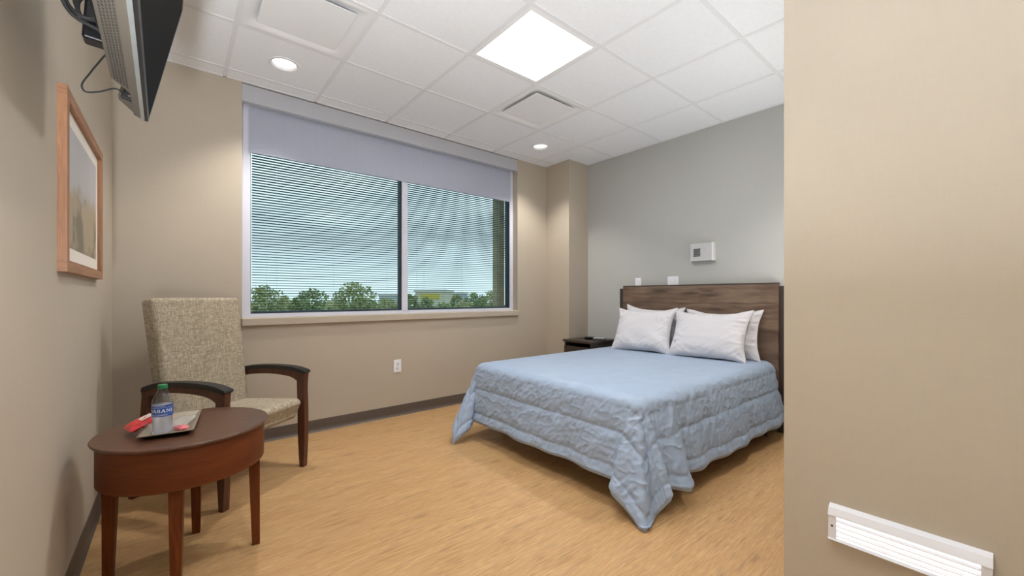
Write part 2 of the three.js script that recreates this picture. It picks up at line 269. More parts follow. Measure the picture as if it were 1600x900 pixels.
function diffuser(i, j, label) {
  const cx = lineX(i) + T / 2, cz = lineZ(j) + T / 2, o = thing('air_diffuser', label, 'air vent', [cx, CEIL, cz], 0, 'square ceiling diffusers');
  const h = T / 2 - 0.012;
  const ring = (prof) => {                                 // square funnel with rounded corners
    const n = 64, pos = [], idx = [];
    for (const [r, y, k] of prof) for (let q = 0; q < n; q++) { const a = q / n * Math.PI * 2, e = k, c = Math.cos(a), s = Math.sin(a), m = Math.pow(Math.pow(Math.abs(c), e) + Math.pow(Math.abs(s), e), 1 / e); pos.push(r * c / m, y, r * s / m); }
    for (let p = 0; p < prof.length - 1; p++) for (let q = 0; q < n; q++) { const a = p * n + q, b = p * n + (q + 1) % n; idx.push(a, b, b + n, a, b + n, a + n); }
    const g = new THREE.BufferGeometry(); g.setAttribute('position', new THREE.Float32BufferAttribute(pos, 3)); g.setIndex(idx); g.computeVertexNormals(); return g;
  };
  const dbl = M.white.clone(); dbl.side = THREE.DoubleSide;
  part('cone', ring([[h, 0.006, 300], [h, 0.0, 300], [h - 0.02, 0.0005, 40], [h - 0.04, 0.006, 16], [h - 0.06, 0.016, 14], [h - 0.085, 0.03, 12], [h - 0.12, 0.038, 10], [0.02, 0.04, 8]]), dbl, o);
  part('plaque', rbox(0.436, 0.006, 0.436, 0.002, 0, 0.003, 0), M.white, o);
  for (const [sx, sz] of [[1, 1], [1, -1], [-1, 1], [-1, -1]]) part('hanger', cyl(0.004, 0.004, 0.034, sx * 0.15, 0.022, sz * 0.15, 8), M.white, o);
}
diffuser(0, 1, 'square plaque air diffuser beside the downlight above the armchair');
diffuser(3, 1, 'square plaque air diffuser between the light panel and the window');

// ───────────────────────── low wall light (right) ─────────────────────────
{
  const z0 = -0.366, z1 = -0.02, yT = 0.443, yB = 0.327, o = thing('louvred_wall_light', 'white louvred night light low on the foreground wall', 'wall light', [XR, yB, z0]);
  const W = z1 - z0, H = yT - yB;
  part('housing', [span(-0.003, -0.001, 0.008, H - 0.008, 0.006, W - 0.006)], M.white, o);
  part('frame', [
    planarUV(extr([[0, 0], [0, 0.03], [-0.018, 0.022], [-0.026, 0.0]], W, 0.0008)).translate(0, H - 0.03, 0),
    planarUV(extr([[0, 0], [0, 0.012], [-0.022, 0.014], [-0.026, 0.008]], W, 0.0008)),
    span(-0.024, 0, 0.01, H - 0.028, 0, 0.02), span(-0.024, 0, 0.01, H - 0.028, W - 0.02, W)], M.whiteGloss, o);
  part('diffuser', span(-0.012, -0.004, 0.012, H - 0.03, 0.02, W - 0.02), std(rgb(240, 240, 242), 0.5, { emissive: new THREE.Color(1, 0.99, 0.98), emissiveIntensity: 0.75 }), o);
  for (let k = 0; k < 5; k++) { const g = bx(0.012, 0.0018, W - 0.04, 0, 0, 0); g.rotateZ(0.25); g.translate(-0.018, 0.024 + k * 0.0155, W / 2); part('louvre', g, M.grid, o); }
  const L = new THREE.RectAreaLight(new THREE.Color(1, 0.99, 0.98), 0.7, W - 0.04, H - 0.044); L.position.set(-0.0125, (H - 0.018) / 2, W / 2); L.rotation.y = Math.PI / 2; L.name = 'night_lamp'; L.castShadow = true; o.add(L);
  for (const z of [0.01, W - 0.01]) { const g = cyl(0.0035, 0.0035, 0.003, 0, 0, 0, 14); g.rotateZ(Math.PI / 2); g.translate(-0.0245, H * 0.45, z); part('screw', g, std(rgb(110, 105, 100), 0.4, { metalness: 0.8 }), o); }
}
// unseen uplights, out of view, placed to brighten the ceiling
function unseenUplight(label, [x, y, z], turn, len, power) {
  const o = thing('unseen_ceiling_uplight', label, 'wall light', [x, y, z], turn), h = len / 2;      // back at local z = 0, front at z = +0.12
  part('housing', [span(-h, h, 0, 0.012, 0, 0.12), span(-h, h, 0.012, 0.07, 0.108, 0.12), span(-h, -h + 0.012, 0.012, 0.07, 0, 0.108), span(h - 0.012, h, 0.012, 0.07, 0, 0.108)], M.white, o);
  part('diffuser', span(-h + 0.015, h - 0.015, 0.03, 0.036, 0.003, 0.105), std(0xffffff, 0.6, { emissive: new THREE.Color(1, 0.985, 0.96), emissiveIntensity: 1.1 }), o);
  const L = new THREE.RectAreaLight(new THREE.Color(0.9, 0.962, 1), power, len - 0.04, 0.1); L.position.set(0, 0.05, 0.055); L.rotation.x = Math.PI / 2; L.name = 'unseen_uplight_lamp'; L.castShadow = true; o.add(L);
}
unseenUplight('long unseen uplight on the hidden side of the partition, placed to brighten the ceiling', [2.97, 0.72, ZR], Math.PI, 1.5, UP_POWER);
unseenUplight('unseen uplight on the picture wall beside the viewer, placed to brighten the ceiling', [XL, 0.7, -0.12], Math.PI / 2, 1.0, UP2_POWER);

// ───────────────────────── bed ─────────────────────────
const BX0 = 1.86, BX1 = 3.79, BZ0 = -2.74, BZ1 = -1.21, BT = 0.578;
{
  const o = thing('bed', 'double bed with rustic brown plank headboard on a dark metal frame', 'bed', [3.82, 0, -1.945]);
  const hz = 0.749;
  const rows = [[0.36, 0.60], [0.601, 0.835], [0.836, 1.055], [1.056, 1.222]];
  const hb = new THREE.Group(); hb.name = 'headboard'; o.add(hb);
  const R = rng(8);
  rows.forEach(([a, b], k) => { const g = rbox(0.034, b - a, 2 * hz, 0.003, -0.004, (a + b) / 2, 0.014); const off = R() * 2; uvKeep(g, (x, y, z) => [z + off, y * 1.0 + k * 0.37 + x]); part('plank', g, M.headboard[k % 3], hb); });
  part('top_cap', rbox(0.05, 0.012, 2 * hz, 0.003, 0.004, 1.228, 0.014), M.hbDark, hb);
  for (const s of [-1, 1]) part('post', rbox(0.045, 1.205, 0.06, 0.003, 0.034, 0.6025, s * 0.775 + 0.006), M.hbDark, hb);
  part('side_rail', span(-1.84, 0.01, 0.17, 0.205, 0.68, 0.71), M.metalBlack, o); part('side_rail', span(-1.84, 0.01, 0.17, 0.205, -0.71, -0.68), M.metalBlack, o);
  part('cross_rail', span(-1.84, -1.81, 0.17, 0.205, -0.68, 0.68), M.metalBlack, o); part('cross_rail', span(-1.0, -0.97, 0.17, 0.205, -0.68, 0.68), M.metalBlack, o);
  for (const [x, z] of [[-1.71, 0.70], [-1.71, -0.70], [-0.16, 0.70], [-0.16, -0.70], [-0.98, 0]]) { part('leg', [cyl(0.016, 0.018, 0.16, x, 0.09, z, 16), cyl(0.034, 0.03, 0.016, x, 0.008, z, 20)], M.metalBlack, o); }
  part('box_spring', rbox(1.84, 0.17, 1.42, 0.02, -0.94, 0.292, 0), M.mattress, o);
  single('mattress', rbox(1.80, 0.175, 1.42, 0.05, 2.89, 0.4705, -1.975), M.mattress, 'white mattress hidden under the blue comforter', 'mattress');
}
// comforter: quilted cloth draped over the bed, corners falling to the floor
{
  const Rr = 0.07, arc = Math.PI * Rr / 2, XF = BX0 + Rr, ZN = BZ1 - Rr, ZF = BZ0 + Rr, XH = 3.775, Lf = 0.485, Ls = 0.515, Lfar = 0.46;
  const spl = (tab) => { const c = new THREE.CatmullRomCurve3(tab.map(([, x, z]) => new THREE.Vector3(x, 0, z)), false, 'centripetal'); const A = tab.map((t) => t[0]); return (deg) => { let k = 0; while (k < A.length - 2 && deg > A[k + 1]) k++; const t = (k + (deg - A[k]) / (A[k + 1] - A[k])) / (A.length - 1); return c.getPoint(clamp(t)); }; };
  const near = spl([[0, -0.13, 0], [10, -0.135, -0.02], [22, -0.215, -0.005], [34, -0.195, 0.075], [45, -0.215, 0.195], [56, -0.085, 0.165], [66, -0.05, 0.2], [76, -0.03, 0.225], [90, 0, 0.16]]);
  const far = spl([[0, -0.13, 0], [14, -0.12, -0.03], [28, -0.20, 0.05], [45, -0.315, 0.015], [60, -0.25, -0.06], [76, -0.11, -0.10], [90, 0, -0.12]]);
  const seams = [0.073, 0.255, 0.388, 0.53];
  const totS = (XH - XF) + Lf, totT = Ls + (ZN - ZF) + Lfar;
  const nS = 430, nT = 440;
  const edgeE = (s, t) => Math.min(totS - s, t, totT - t);       // distance to the cloth's edge: seams run round parallel to it
  const P = (s, t) => {
    const a = s - (XH - XF), bn = Ls - t, bf = t - (Ls + ZN - ZF);
    let x = XH - s, z = ZN - (t - Ls), y = BT;
    const over = Math.max(a, bn, bf);
    const side = (b, L, fl, dirx, dirz, along) => {
      let out, dn;
      if (b < arc) { out = Rr * Math.sin(b / Rr); dn = Rr * (1 - Math.cos(b / Rr)); }
      else { const q = b - arc, k = q / (L - arc); const w = k * (0.010 * Math.sin(along * 9 + 1) + 0.008 * Math.sin(along * 21 + 2)); out = Rr + fl * Math.pow(k, 1.1) + w; dn = Rr + Math.sqrt(Math.max(q * q - (fl * k) ** 2, 0)); }
      return [out, dn];
    };
    if (a > 0 && (bn > 0 || bf > 0)) {
      const b = Math.max(bn, bf), L2 = bn > 0 ? Ls : Lfar, rho = Math.hypot(a, b), ph = Math.atan2(b, a), sg = bn > 0 ? 1 : -1;
      const rm = Math.min(Lf / Math.cos(ph), L2 / Math.sin(ph)), dx = -Math.cos(ph), dz = sg * Math.sin(ph);
      let ox, oz, dn;
      if (rho < arc) { const q = Rr * Math.sin(rho / Rr); ox = dx * q; oz = dz * q; dn = Rr * (1 - Math.cos(rho / Rr)); }
      else {
        const h = (bn > 0 ? near : far)(ph * 180 / Math.PI), q = rho - arc, k = q / (rm - arc), hx = (h.x - dx * Rr), hz = (h.z - dz * Rr), kk = Math.pow(k, 1.05);
        ox = dx * Rr + hx * kk; oz = dz * Rr + hz * kk; dn = Rr + Math.sqrt(Math.max(q * q - (hx * hx + hz * hz) * k * k * 0.7, 0));
      }
      x = XF + ox; z = (bn > 0 ? ZN : ZF) + oz; y = BT - dn;
    } else if (a > 0) { const [o, d] = side(a, Lf, 0.06, -1, 0, z); const w = sstep(0, 0.1, Math.min(ZN - z, z - ZF)); x = XF - mix(Rr * Math.min(1, a / arc) + Math.max(0, (a - arc) / (Lf - arc)) * 0.06, o, w); if (a < arc) x = XF - Rr * Math.sin(a / Rr); y = BT - d; }
    else if (bn > 0) {
      const [o, d] = side(bn, Ls, 0.09, 0, 1, x); const k = Math.max(0, (bn - arc) / (Ls - arc)), fold = Math.exp(-(((x - 2.09) / 0.07) ** 2)), val = Math.exp(-(((x - 2.24) / 0.06) ** 2)), w = sstep(0, 0.12, x - XF);
      let out = mix(Rr * Math.min(1, bn / arc) + k * 0.09, o, w); if (bn < arc) out = Rr * Math.sin(bn / Rr);
      z = ZN + out + k * w * (0.055 * fold - 0.03 * val); y = BT - d - 0.018 * fold * k * w;
    } else if (bf > 0) { const [o, d] = side(bf, Lfar, 0.05, 0, -1, x); z = ZF - o; y = BT - d; }
    else y += 0.008 * (fbm(x * 3, z * 3, 77, 3) - 0.5);
    return [x, y, z, over];
  };
  const N = (nS + 1) * (nT + 1), pos = new Float32Array(N * 3), uv = new Float32Array(N * 2), meta = new Float32Array(N * 2);
  for (let j = 0; j <= nT; j++) for (let i = 0; i <= nS; i++) { const s = i / nS * totS, t = j / nT * totT, k = j * (nS + 1) + i, q = P(s, t); pos.set(q.slice(0, 3), k * 3); uv[2 * k] = s; uv[2 * k + 1] = t; meta[2 * k] = q[3]; meta[2 * k + 1] = edgeE(s, t); }
  const idx = []; for (let j = 0; j < nT; j++) for (let i = 0; i < nS; i++) { const a = j * (nS + 1) + i, b = a + 1, c = a + nS + 1, d = c + 1; idx.push(a, b, d, a, d, c); }
  const base = new THREE.BufferGeometry(); base.setAttribute('position', new THREE.BufferAttribute(pos, 3)); base.setIndex(idx); base.computeVertexNormals();
  const nr = base.attributes.normal.array, mid = ((nT >> 1) * (nS + 1) + (nS >> 2)) * 3 + 1, flip = nr[mid] < 0 ? -1 : 1;
  const top = new Float32Array(N * 3), bot = new Float32Array(N * 3);
  for (let k = 0; k < N; k++) {
    const s = uv[2 * k], t = uv[2 * k + 1], over = meta[2 * k], e = meta[2 * k + 1];
    const hang = sstep(0.0, 0.13, over);
    let ds = 1, sw = 1; for (const q of seams) if (Math.abs(e - q) < ds) { ds = Math.abs(e - q); sw = q > 0.3 ? 0.5 : 1; }
    const footy = totS - s < Math.min(t, totT - t), along = footy ? t : s;      // coordinate along the seam
    const wob = (vnoise(along * 30, 3, 51) - 0.5) * 0.006; ds = Math.abs(ds + 0) ;
    let puff = 0.011 * (1 - sw * Math.exp(-(Math.max(0, ds + wob * 0.3) / 0.016))) * mix(0.3, 1, hang);
    const puck = Math.exp(-((ds / 0.045) ** 2)) * (vnoise(along * 55 + e * 14, e * 10, 21) - 0.5) * 0.011;
    const rid = 1 - Math.abs(fbm(along * 15 + e * 14, e * 22 - along * 3, 31, 2) - 0.5) * 5;
    const cr = Math.max(0, rid) * 0.0042 + (vnoise(along * 44 + e * 16, e * 11, 35) - 0.5) * 0.0036 + (fbm(s * 34, t * 34, 33, 2) - 0.5) * 0.0024;
    const thin = sstep(0, 0.02, e);
    const n = (puff + (puck + cr) * mix(0.07, 1, hang)) * thin;
    for (let c = 0; c < 3; c++) { const nn = nr[3 * k + c] * flip; top[3 * k + c] = pos[3 * k + c] + nn * (n + 0.004 * thin); bot[3 * k + c] = pos[3 * k + c] - nn * (0.006 * thin + 0.0005); }
    top[3 * k + 1] = Math.max(top[3 * k + 1], 0.012 + 0.012 * thin); bot[3 * k + 1] = Math.max(bot[3 * k + 1], 0.004);
  }
  const o = thing('comforter', 'light blue quilted comforter draped over the bed to the floor', 'comforter', [0, 0, 0]);
  const mk = (arr, rev) => { const g = new THREE.BufferGeometry(); g.setAttribute('position', new THREE.BufferAttribute(arr, 3)); g.setAttribute('uv', new THREE.BufferAttribute(uv, 2)); const id = rev ? idx.map((_, q) => idx[q - (q % 3) + 2 - (q % 3)]) : idx; g.setIndex(id); g.computeVertexNormals(); return g; };
  part('cover', mk(top, flip < 0), M.quilt, o); part('lining', mk(bot, flip > 0), M.lining, o, 'white lining');
}
// pillows
function pillow(label, [x, y, z], yaw, lean, W, H, D, seed, roll = 0) {
  const o = thing('pillow', label, 'pillow', [x, y, z], 0, 'white pillows on the bed');
  const nU = 72, nV = 52;
  const face = (sg) => gridGeo(nU, nV, (uu, vv) => {
    const u = uu * 2 - 1, v = vv * 2 - 1, au = Math.abs(u), av = Math.abs(v);
    const X = W / 2 * u * (1 - 0.08 * (1 - v * v) * au ** 2.5), Y = H / 2 * v * (1 - (v > 0 ? 0.17 : 0.06) * (1 - u * u) * av * av);
    let t = Math.pow(Math.max(0, (1 - au ** 2.6)) * Math.max(0, (1 - av ** 2.3)), 0.5);
    const ed = 1 - Math.max(au, av), wr = (fbm(u * 1.6 + seed, v * 1.8, seed, 2) - 0.5) * 0.03;
    const cor = sstep(0.45, 0.95, au * av), rad = Math.max(0, 1 - Math.abs(fbm(u * 5 + v * 4 * Math.sign(u * v), v * 3 - u * 2, seed + 5, 2) - 0.5) * 6) * 0.006 * sstep(0.35, 0.8, Math.max(au, av));
    const pu = (vnoise(au > av ? v * 11 : u * 11, seed, seed + 9) - 0.5) * 0.014 * sstep(0.4, 0.05, ed) * sstep(0, 0.06, ed);
    return [X + pu * 0.5 + Math.sign(u) * cor * 0.012, Y + H / 2 + Math.sign(v) * cor * 0.014 + (fbm(u * 1.4, v * 1.4, seed + 3, 2) - 0.5) * 0.03 * au, sg * (D / 2 * t * (1 - 0.3 * v) + 0.002) + ((wr + rad) * sstep(0, 0.2, ed) + pu) * (sg > 0 ? 1 : 0.4)];
  }, (u, v) => [u * W, v * H]);
  const gs = [face(1), face(-1)]; { const id = gs[1].index.array; for (let q = 0; q < id.length; q += 3) { const t = id[q]; id[q] = id[q + 1]; id[q + 1] = t; } gs[1].computeVertexNormals(); }
  const g = merge(gs); g.rotateZ(roll); g.rotateX(-lean); g.rotateY(-Math.PI / 2 + yaw);
  // the seamed edge strip closes the two faces
  part('pillowcase', g, M.pillow, o); return o;
}
pillow('white pillow at the back near the nightstand, mostly hidden', [3.68, BT + 0.006, -2.29], 0.05, 0.22, 0.62, 0.44, 0.125, 3, -0.03);
pillow('white pillow at the back near the foreground wall, mostly hidden', [3.68, BT + 0.006, -1.60], 0, 0.22, 0.64, 0.42, 0.125, 7, 0.02);
pillow('plump white pillow in front, nearer the nightstand', [3.48, BT + 0.006, -2.27], 0.10, 0.42, 0.60, 0.45, 0.175, 12, 0.02);
pillow('plump white pillow in front, nearer the foreground wall', [3.50, BT + 0.006, -1.65], -0.02, 0.42, 0.66, 0.44, 0.175, 19, 0.03);

// ───────────────────────── nightstand and what lies on it ─────────────────────────
{
  const o = thing('nightstand', 'dark wood nightstand between the column and the bed', 'nightstand', [3.655, 0, -3.025]);
  part('top', rbox(0.46, 0.026, 0.415, 0.004, 0, 0.617, 0), M.espresso, o);
  const sd = 0.018;
  part('body', [span(-0.21, 0.22, 0.06, 0.604, -0.195, -0.195 + sd), span(-0.21, 0.22, 0.06, 0.604, 0.195 - sd, 0.195), span(0.2, 0.22, 0.06, 0.604, -0.177, 0.177), span(-0.21, 0.2, 0.06, 0.08, -0.177, 0.177), span(-0.21, 0.2, 0.36, 0.376, -0.177, 0.177)], M.espresso, o);
  for (const [a, b] of [[0.09, 0.352], [0.384, 0.56]]) { const d = part('drawer', rbox(0.018, b - a, 0.38, 0.003, -0.218, (a + b) / 2, 0), M.espresso, o); part('handle', rbox(0.016, 0.012, 0.12, 0.004, -0.234, (a + b) / 2, 0), M.metalBlack, d); }
  for (const [x, z] of [[-0.18, -0.17], [-0.18, 0.17], [0.19, -0.17], [0.19, 0.17]]) part('leg', bx(0.035, 0.06, 0.035, x, 0.03, z), M.espresso, o);
  const d = thing('dish', 'small shallow black dish on the nightstand', 'dish', [3.66, 0.63, -3.03]);
  part('bowl', new THREE.LatheGeometry([[0.0, 0.002], [0.05, 0.002], [0.068, 0.02], [0.071, 0.02], [0.052, 0], [0, 0]].map((p) => new THREE.Vector2(...p)), 32), M.black, d).material.side = THREE.DoubleSide;
  const r = thing('phone_handset', 'grey and white handset lying on the nightstand beside the dish', 'phone', [3.64, 0.63, -2.88], 0.5);
  part('body', rbox(0.055, 0.024, 0.14, 0.01, 0, 0.012, 0), std(rgb(70, 74, 82), 0.5), r); part('face', rbox(0.042, 0.006, 0.12, 0.0025, 0, 0.0262, 0), std(rgb(205, 205, 208), 0.5), r);
}
// ───────────────────────── wall devices ─────────────────────────
function screenTex(W, H, draw) { const c = document.createElement('canvas'); c.width = W; c.height = H; const x = c.getContext('2d'); draw(x, W, H); const t = new THREE.CanvasTexture(c); t.colorSpace = THREE.SRGBColorSpace; t.magFilter = THREE.LinearFilter; return t; }
{
  const o = thing('wall_speaker', 'pale grey speaker box with perforated grille on the grey wall', 'speaker', [XG, 1.455, -1.835]);
  const W = 0.206, H = 0.17, D = 0.058;
  const plast = std(rgb(196, 196, 198), 0.45);
  part('housing', rbox(D, H, W, 0.006, -D / 2, H / 2, 0), plast, o);
  part('edge_trim', rbox(D * 0.9, H + 0.002, 0.02, 0.004, -D * 0.45, H / 2, W / 2 + 0.004), M.grid, o);
  const hole = std(rgb(38, 38, 40), 0.8), hg = cyl(0.0042, 0.0042, 0.003, 0, 0, 0, 8); hg.rotateZ(Math.PI / 2);
  const list = []; for (let a = 0; a < 8; a++) for (let b = 0; b < 7; b++) { const g = hg.clone(); g.translate(-D - 0.0005, 0.048 + a * 0.0095, -0.066 + b * 0.0095 + (a % 2) * 0.0047); list.push(g); }
  part('grille_holes', list, hole, o).userData.kind = 'stuff';
  const t = screenTex(256, 128, (c, w, h) => { c.fillStyle = '#c8c8ca'; c.fillRect(0, 0, w, h); c.fillStyle = '#77797c'; c.font = 'italic bold 50px sans-serif'; c.fillRect(24, 44, 62, 20); c.fillRect(98, 50, 90, 9); c.fillStyle = '#a2a4a6'; c.fillRect(70, 92, 70, 8); });
  const pg = new THREE.PlaneGeometry(0.05, 0.025); pg.rotateY(-Math.PI / 2); pg.translate(-D - 0.0006, 0.098, 0.048); part('printed_mark', pg, std(0xffffff, 0.5, { map: t }), o);
}
function plate(x, y, z, w, h, turn, label, kind) {
  const o = thing('wall_plate', label, 'wall plate', [x, y, z], turn, kind === 2 ? undefined : 'blank plates above the headboard');
  part('plate', rbox(w, h, 0.007, 0.003, 0, 0, 0.0035), M.whiteGloss, o);
  if (kind === 1) { part('insert', rbox(w * 0.45, h * 0.6, 0.004, 0.0015, 0, 0, 0.0085), M.white, o); }
  if (kind === 2) for (const dy of [-0.021, 0.021]) { const r = part('receptacle', rbox(0.034, 0.029, 0.004, 0.0018, 0, dy, 0.0075), M.white, o); part('slots', [bx(0.003, 0.009, 0.001, -0.007, dy + 0.003, 0.0097), bx(0.003, 0.009, 0.001, 0.007, dy + 0.003, 0.0097), bx(0.005, 0.005, 0.001, 0, dy - 0.008, 0.0097)], M.blackMatte, r); }
}
plate(1.603, 0.467, ZW, 0.072, 0.117, 0, 'white duplex outlet low on the wall under the window', 2);
plate(XG, 1.262, -2.545, 0.073, 0.117, -Math.PI / 2, 'smaller white wall plate peeking above the headboard near the nightstand', 1);
plate(XG, 1.264, -2.142, 0.117, 0.117, -Math.PI / 2, 'wider white wall plate peeking above the middle of the headboard', 1);

// ───────────────────────── armchair ─────────────────────────
{
  const o = thing('armchair', 'high-backed beige upholstered armchair with dark wooden arms', 'armchair', [0.255, 0, -2.994], 0.658);
  const side = (pts, th, x) => { const g = extr(pts, th, 0.003); g.rotateY(-Math.PI / 2); g.translate(x + th / 2, 0, 0); return planarUV(g, 'y'); };  // profile (z, y) extruded along x
  const smooth = (pts, n = 40) => new THREE.SplineCurve(pts.map((p) => new THREE.Vector2(...p))).getPoints(n).map((p) => [p.x, p.y]);
  for (const sx of [-1, 1]) {
    const x = sx * 0.288;
    part('leg', side([...smooth([[0.286, 0], [0.296, 0.2], [0.296, 0.40], [0.292, 0.52], [0.298, 0.612]], 20), ...smooth([[0.242, 0.612], [0.243, 0.5], [0.247, 0.40], [0.25, 0.2], [0.262, 0]], 20)], 0.032, x), M.walnut, o);
    part('leg', side([...smooth([[-0.325, 0], [-0.272, 0.2], [-0.235, 0.40], [-0.210, 0.588]], 16), ...smooth([[-0.252, 0.588], [-0.272, 0.40], [-0.31, 0.2], [-0.35, 0]], 16)], 0.032, x), M.walnut, o);
    const arm = part('arm_rail', side([...smooth([[-0.25, 0.562], [-0.15, 0.592], [0.02, 0.606], [0.18, 0.594], [0.244, 0.565]], 20), ...smooth([[0.298, 0.612], [0.2, 0.634], [0.03, 0.640], [-0.15, 0.626], [-0.253, 0.598]], 20)], 0.036, x), M.walnut, o);
    part('arm_pad', side([...smooth([[-0.248, 0.600], [-0.15, 0.627], [0.03, 0.641], [0.2, 0.635], [0.293, 0.614]], 20), ...smooth([[0.306, 0.622], [0.293, 0.634], [0.2, 0.654], [0.03, 0.660], [-0.15, 0.647], [-0.243, 0.620]], 24)], 0.05, x), M.pad, arm);
  }
  // seat cushion
  const puffBox = (w, h, d, r, f) => { const g = new RoundedBoxGeometry(w, h, d, 8, r); const p = g.attributes.position; for (let i = 0; i < p.count; i++) { const v = f(p.getX(i), p.getY(i), p.getZ(i)); p.setXYZ(i, ...v); } g.computeVertexNormals(); return g; };
  const seat = puffBox(0.535, 0.135, 0.54, 0.035, (x, y, z) => [x, y + (y > 0 ? 0.012 * (1 - (x / 0.2625) ** 2) * (1 - (z / 0.26) ** 2) : (z > 0.1 ? -0.0 : -0.02)) + z * 0.05, z + (y < 0 && z > 0 ? -0.03 : 0)]);
  part('seat', uvKeep(seat.translate(0, 0.378, 0.02), (x, y, z) => [x, z + y]), M.fabric, o);
  // back: thick reclined slab, slightly waisted, rounded top
  const bh = 0.74, bk = new RoundedBoxGeometry(0.555, bh, 0.095, 8, 0.026, 6); { const p = bk.attributes.position; for (let i = 0; i < p.count; i++) { let x = p.getX(i), y = p.getY(i), z = p.getZ(i); const t = (y + bh / 2) / bh; x *= mix(0.945, 1.0, sstep(0.1, 0.9, t)); if (z > 0) z += 0.012 * (1 - (x / 0.28) ** 2) * Math.sin(Math.PI * clamp(t)); p.setXYZ(i, x, y, z); } bk.computeVertexNormals(); }
  uvKeep(bk, (x, y, z) => [x + z, y]); bk.translate(0, bh / 2, 0); bk.rotateX(-0.14); bk.translate(0, 0.375, -0.165);
  part('back', bk, M.fabric, o);
  part('seat_rail', [span(-0.272, 0.272, 0.315, 0.345, 0.14, 0.17, 'x'), span(-0.272, 0.272, 0.30, 0.345, -0.27, -0.24, 'x')], M.walnut, o);
  for (const [x, z] of [[-0.288, 0.274], [0.288, 0.274]]) part('glide', cyl(0.011, 0.011, 0.006, x, 0.002, z, 12), M.blackMatte, o);
}
// ───────────────────────── round side table ─────────────────────────
const TC = [0.039, -2.202], TH = 0.574;
{
  const o = thing('side_table', 'round reddish brown wooden side table with deep apron', 'table', [TC[0], 0, TC[1]], -0.152);
  const top = new THREE.LatheGeometry([[0, -0.02], [0.272, -0.02], [0.284, -0.017], [0.2915, -0.009], [0.293, -0.005], [0.2905, -0.0012], [0.288, 0], [0, 0]].map((p) => new THREE.Vector2(...p)), 96); top.translate(0, TH, 0);
  part('tabletop', uvKeep(top, (x, y, z) => [x, z]), M.tabletop, o);
  const ap = new THREE.LatheGeometry([[0.262, 0], [0.274, 0], [0.2765, 0.003], [0.2765, 0.148], [0.262, 0.148], [0.262, 0]].map((p) => new THREE.Vector2(...p)), 96); ap.translate(0, TH - 0.168, 0);
  part('apron', uvKeep(ap, (x, y, z) => [Math.atan2(z, x) * 0.2765, y]), M.apron, o);
  for (let k = 0; k < 4; k++) {
    const g = new THREE.CylinderGeometry(0.034, 0.021, TH - 0.022, 4, 1); g.rotateY(Math.PI / 4); const p = g.attributes.position;
    for (let i = 0; i < p.count; i++) { const y = p.getY(i), t = y > 0 ? 1 : 0; p.setX(i, p.getX(i) + (t ? -0.006 : 0.004)); }
    g.translate(0.2415, (TH - 0.022) / 2, 0); g.rotateY(k * Math.PI / 2); part('leg', planarUV(g, 'y'), M.apron, o);
  }
}
// tray and what lies on it
const trayC = [-0.0085, -2.222], trayTurn = -0.113;
const onTray = (lx, lz) => { const c = Math.cos(trayTurn), s = Math.sin(trayTurn); return [trayC[0] + lx * c + lz * s, trayC[1] - lx * s + lz * c]; };
{
  const o = thing('serving_tray', 'rectangular dark tray with flared silver-grey rim on the round table', 'tray', [trayC[0], TH, trayC[1]], trayTurn);
  const w0 = 0.062, d0 = 0.145, w1 = 0.081, d1 = 0.173, h = 0.02;
  const quad = (a, b, c, d) => { const g = new THREE.BufferGeometry(); g.setAttribute('position', new THREE.Float32BufferAttribute([...a, ...b, ...c, ...a, ...c, ...d], 3)); g.setAttribute('uv', new THREE.Float32BufferAttribute([0, 0, 1, 0, 1, 1, 0, 0, 1, 1, 0, 1], 2)); g.computeVertexNormals(); return g; };
  const shell = (w, d, y0, W, D, y1) => { const A = [[-w, y0, -d], [w, y0, -d], [w, y0, d], [-w, y0, d]], B = [[-W, y1, -D], [W, y1, -D], [W, y1, D], [-W, y1, D]]; const l = [quad(A[0], A[1], A[2], A[3])]; for (let k = 0; k < 4; k++) { const q = (k + 1) % 4; l.push(quad(A[k], A[q], B[q], B[k])); } return l; };
  const dk = std(rgb(24, 22, 22), 0.35, { side: THREE.DoubleSide }), inn = std(rgb(186, 176, 158), 0.3, { metalness: 0.45, side: THREE.DoubleSide });
  part('underside', shell(w0, d0, 0.0005, w1, d1, h - 0.001), dk, o);
  part('inner_face', shell(w0 - 0.002, d0 - 0.002, 0.003, w1 - 0.001, d1 - 0.001, h + 0.001), inn, o);
  part('rim', [bx(2 * w1 + 0.006, 0.0024, 0.007, 0, h, d1), bx(2 * w1 + 0.006, 0.0024, 0.007, 0, h, -d1), bx(0.007, 0.0024, 2 * d1, w1, h, 0), bx(0.007, 0.0024, 2 * d1, -w1, h, 0)], std(rgb(172, 164, 150), 0.3, { metalness: 0.6 }), o);
}
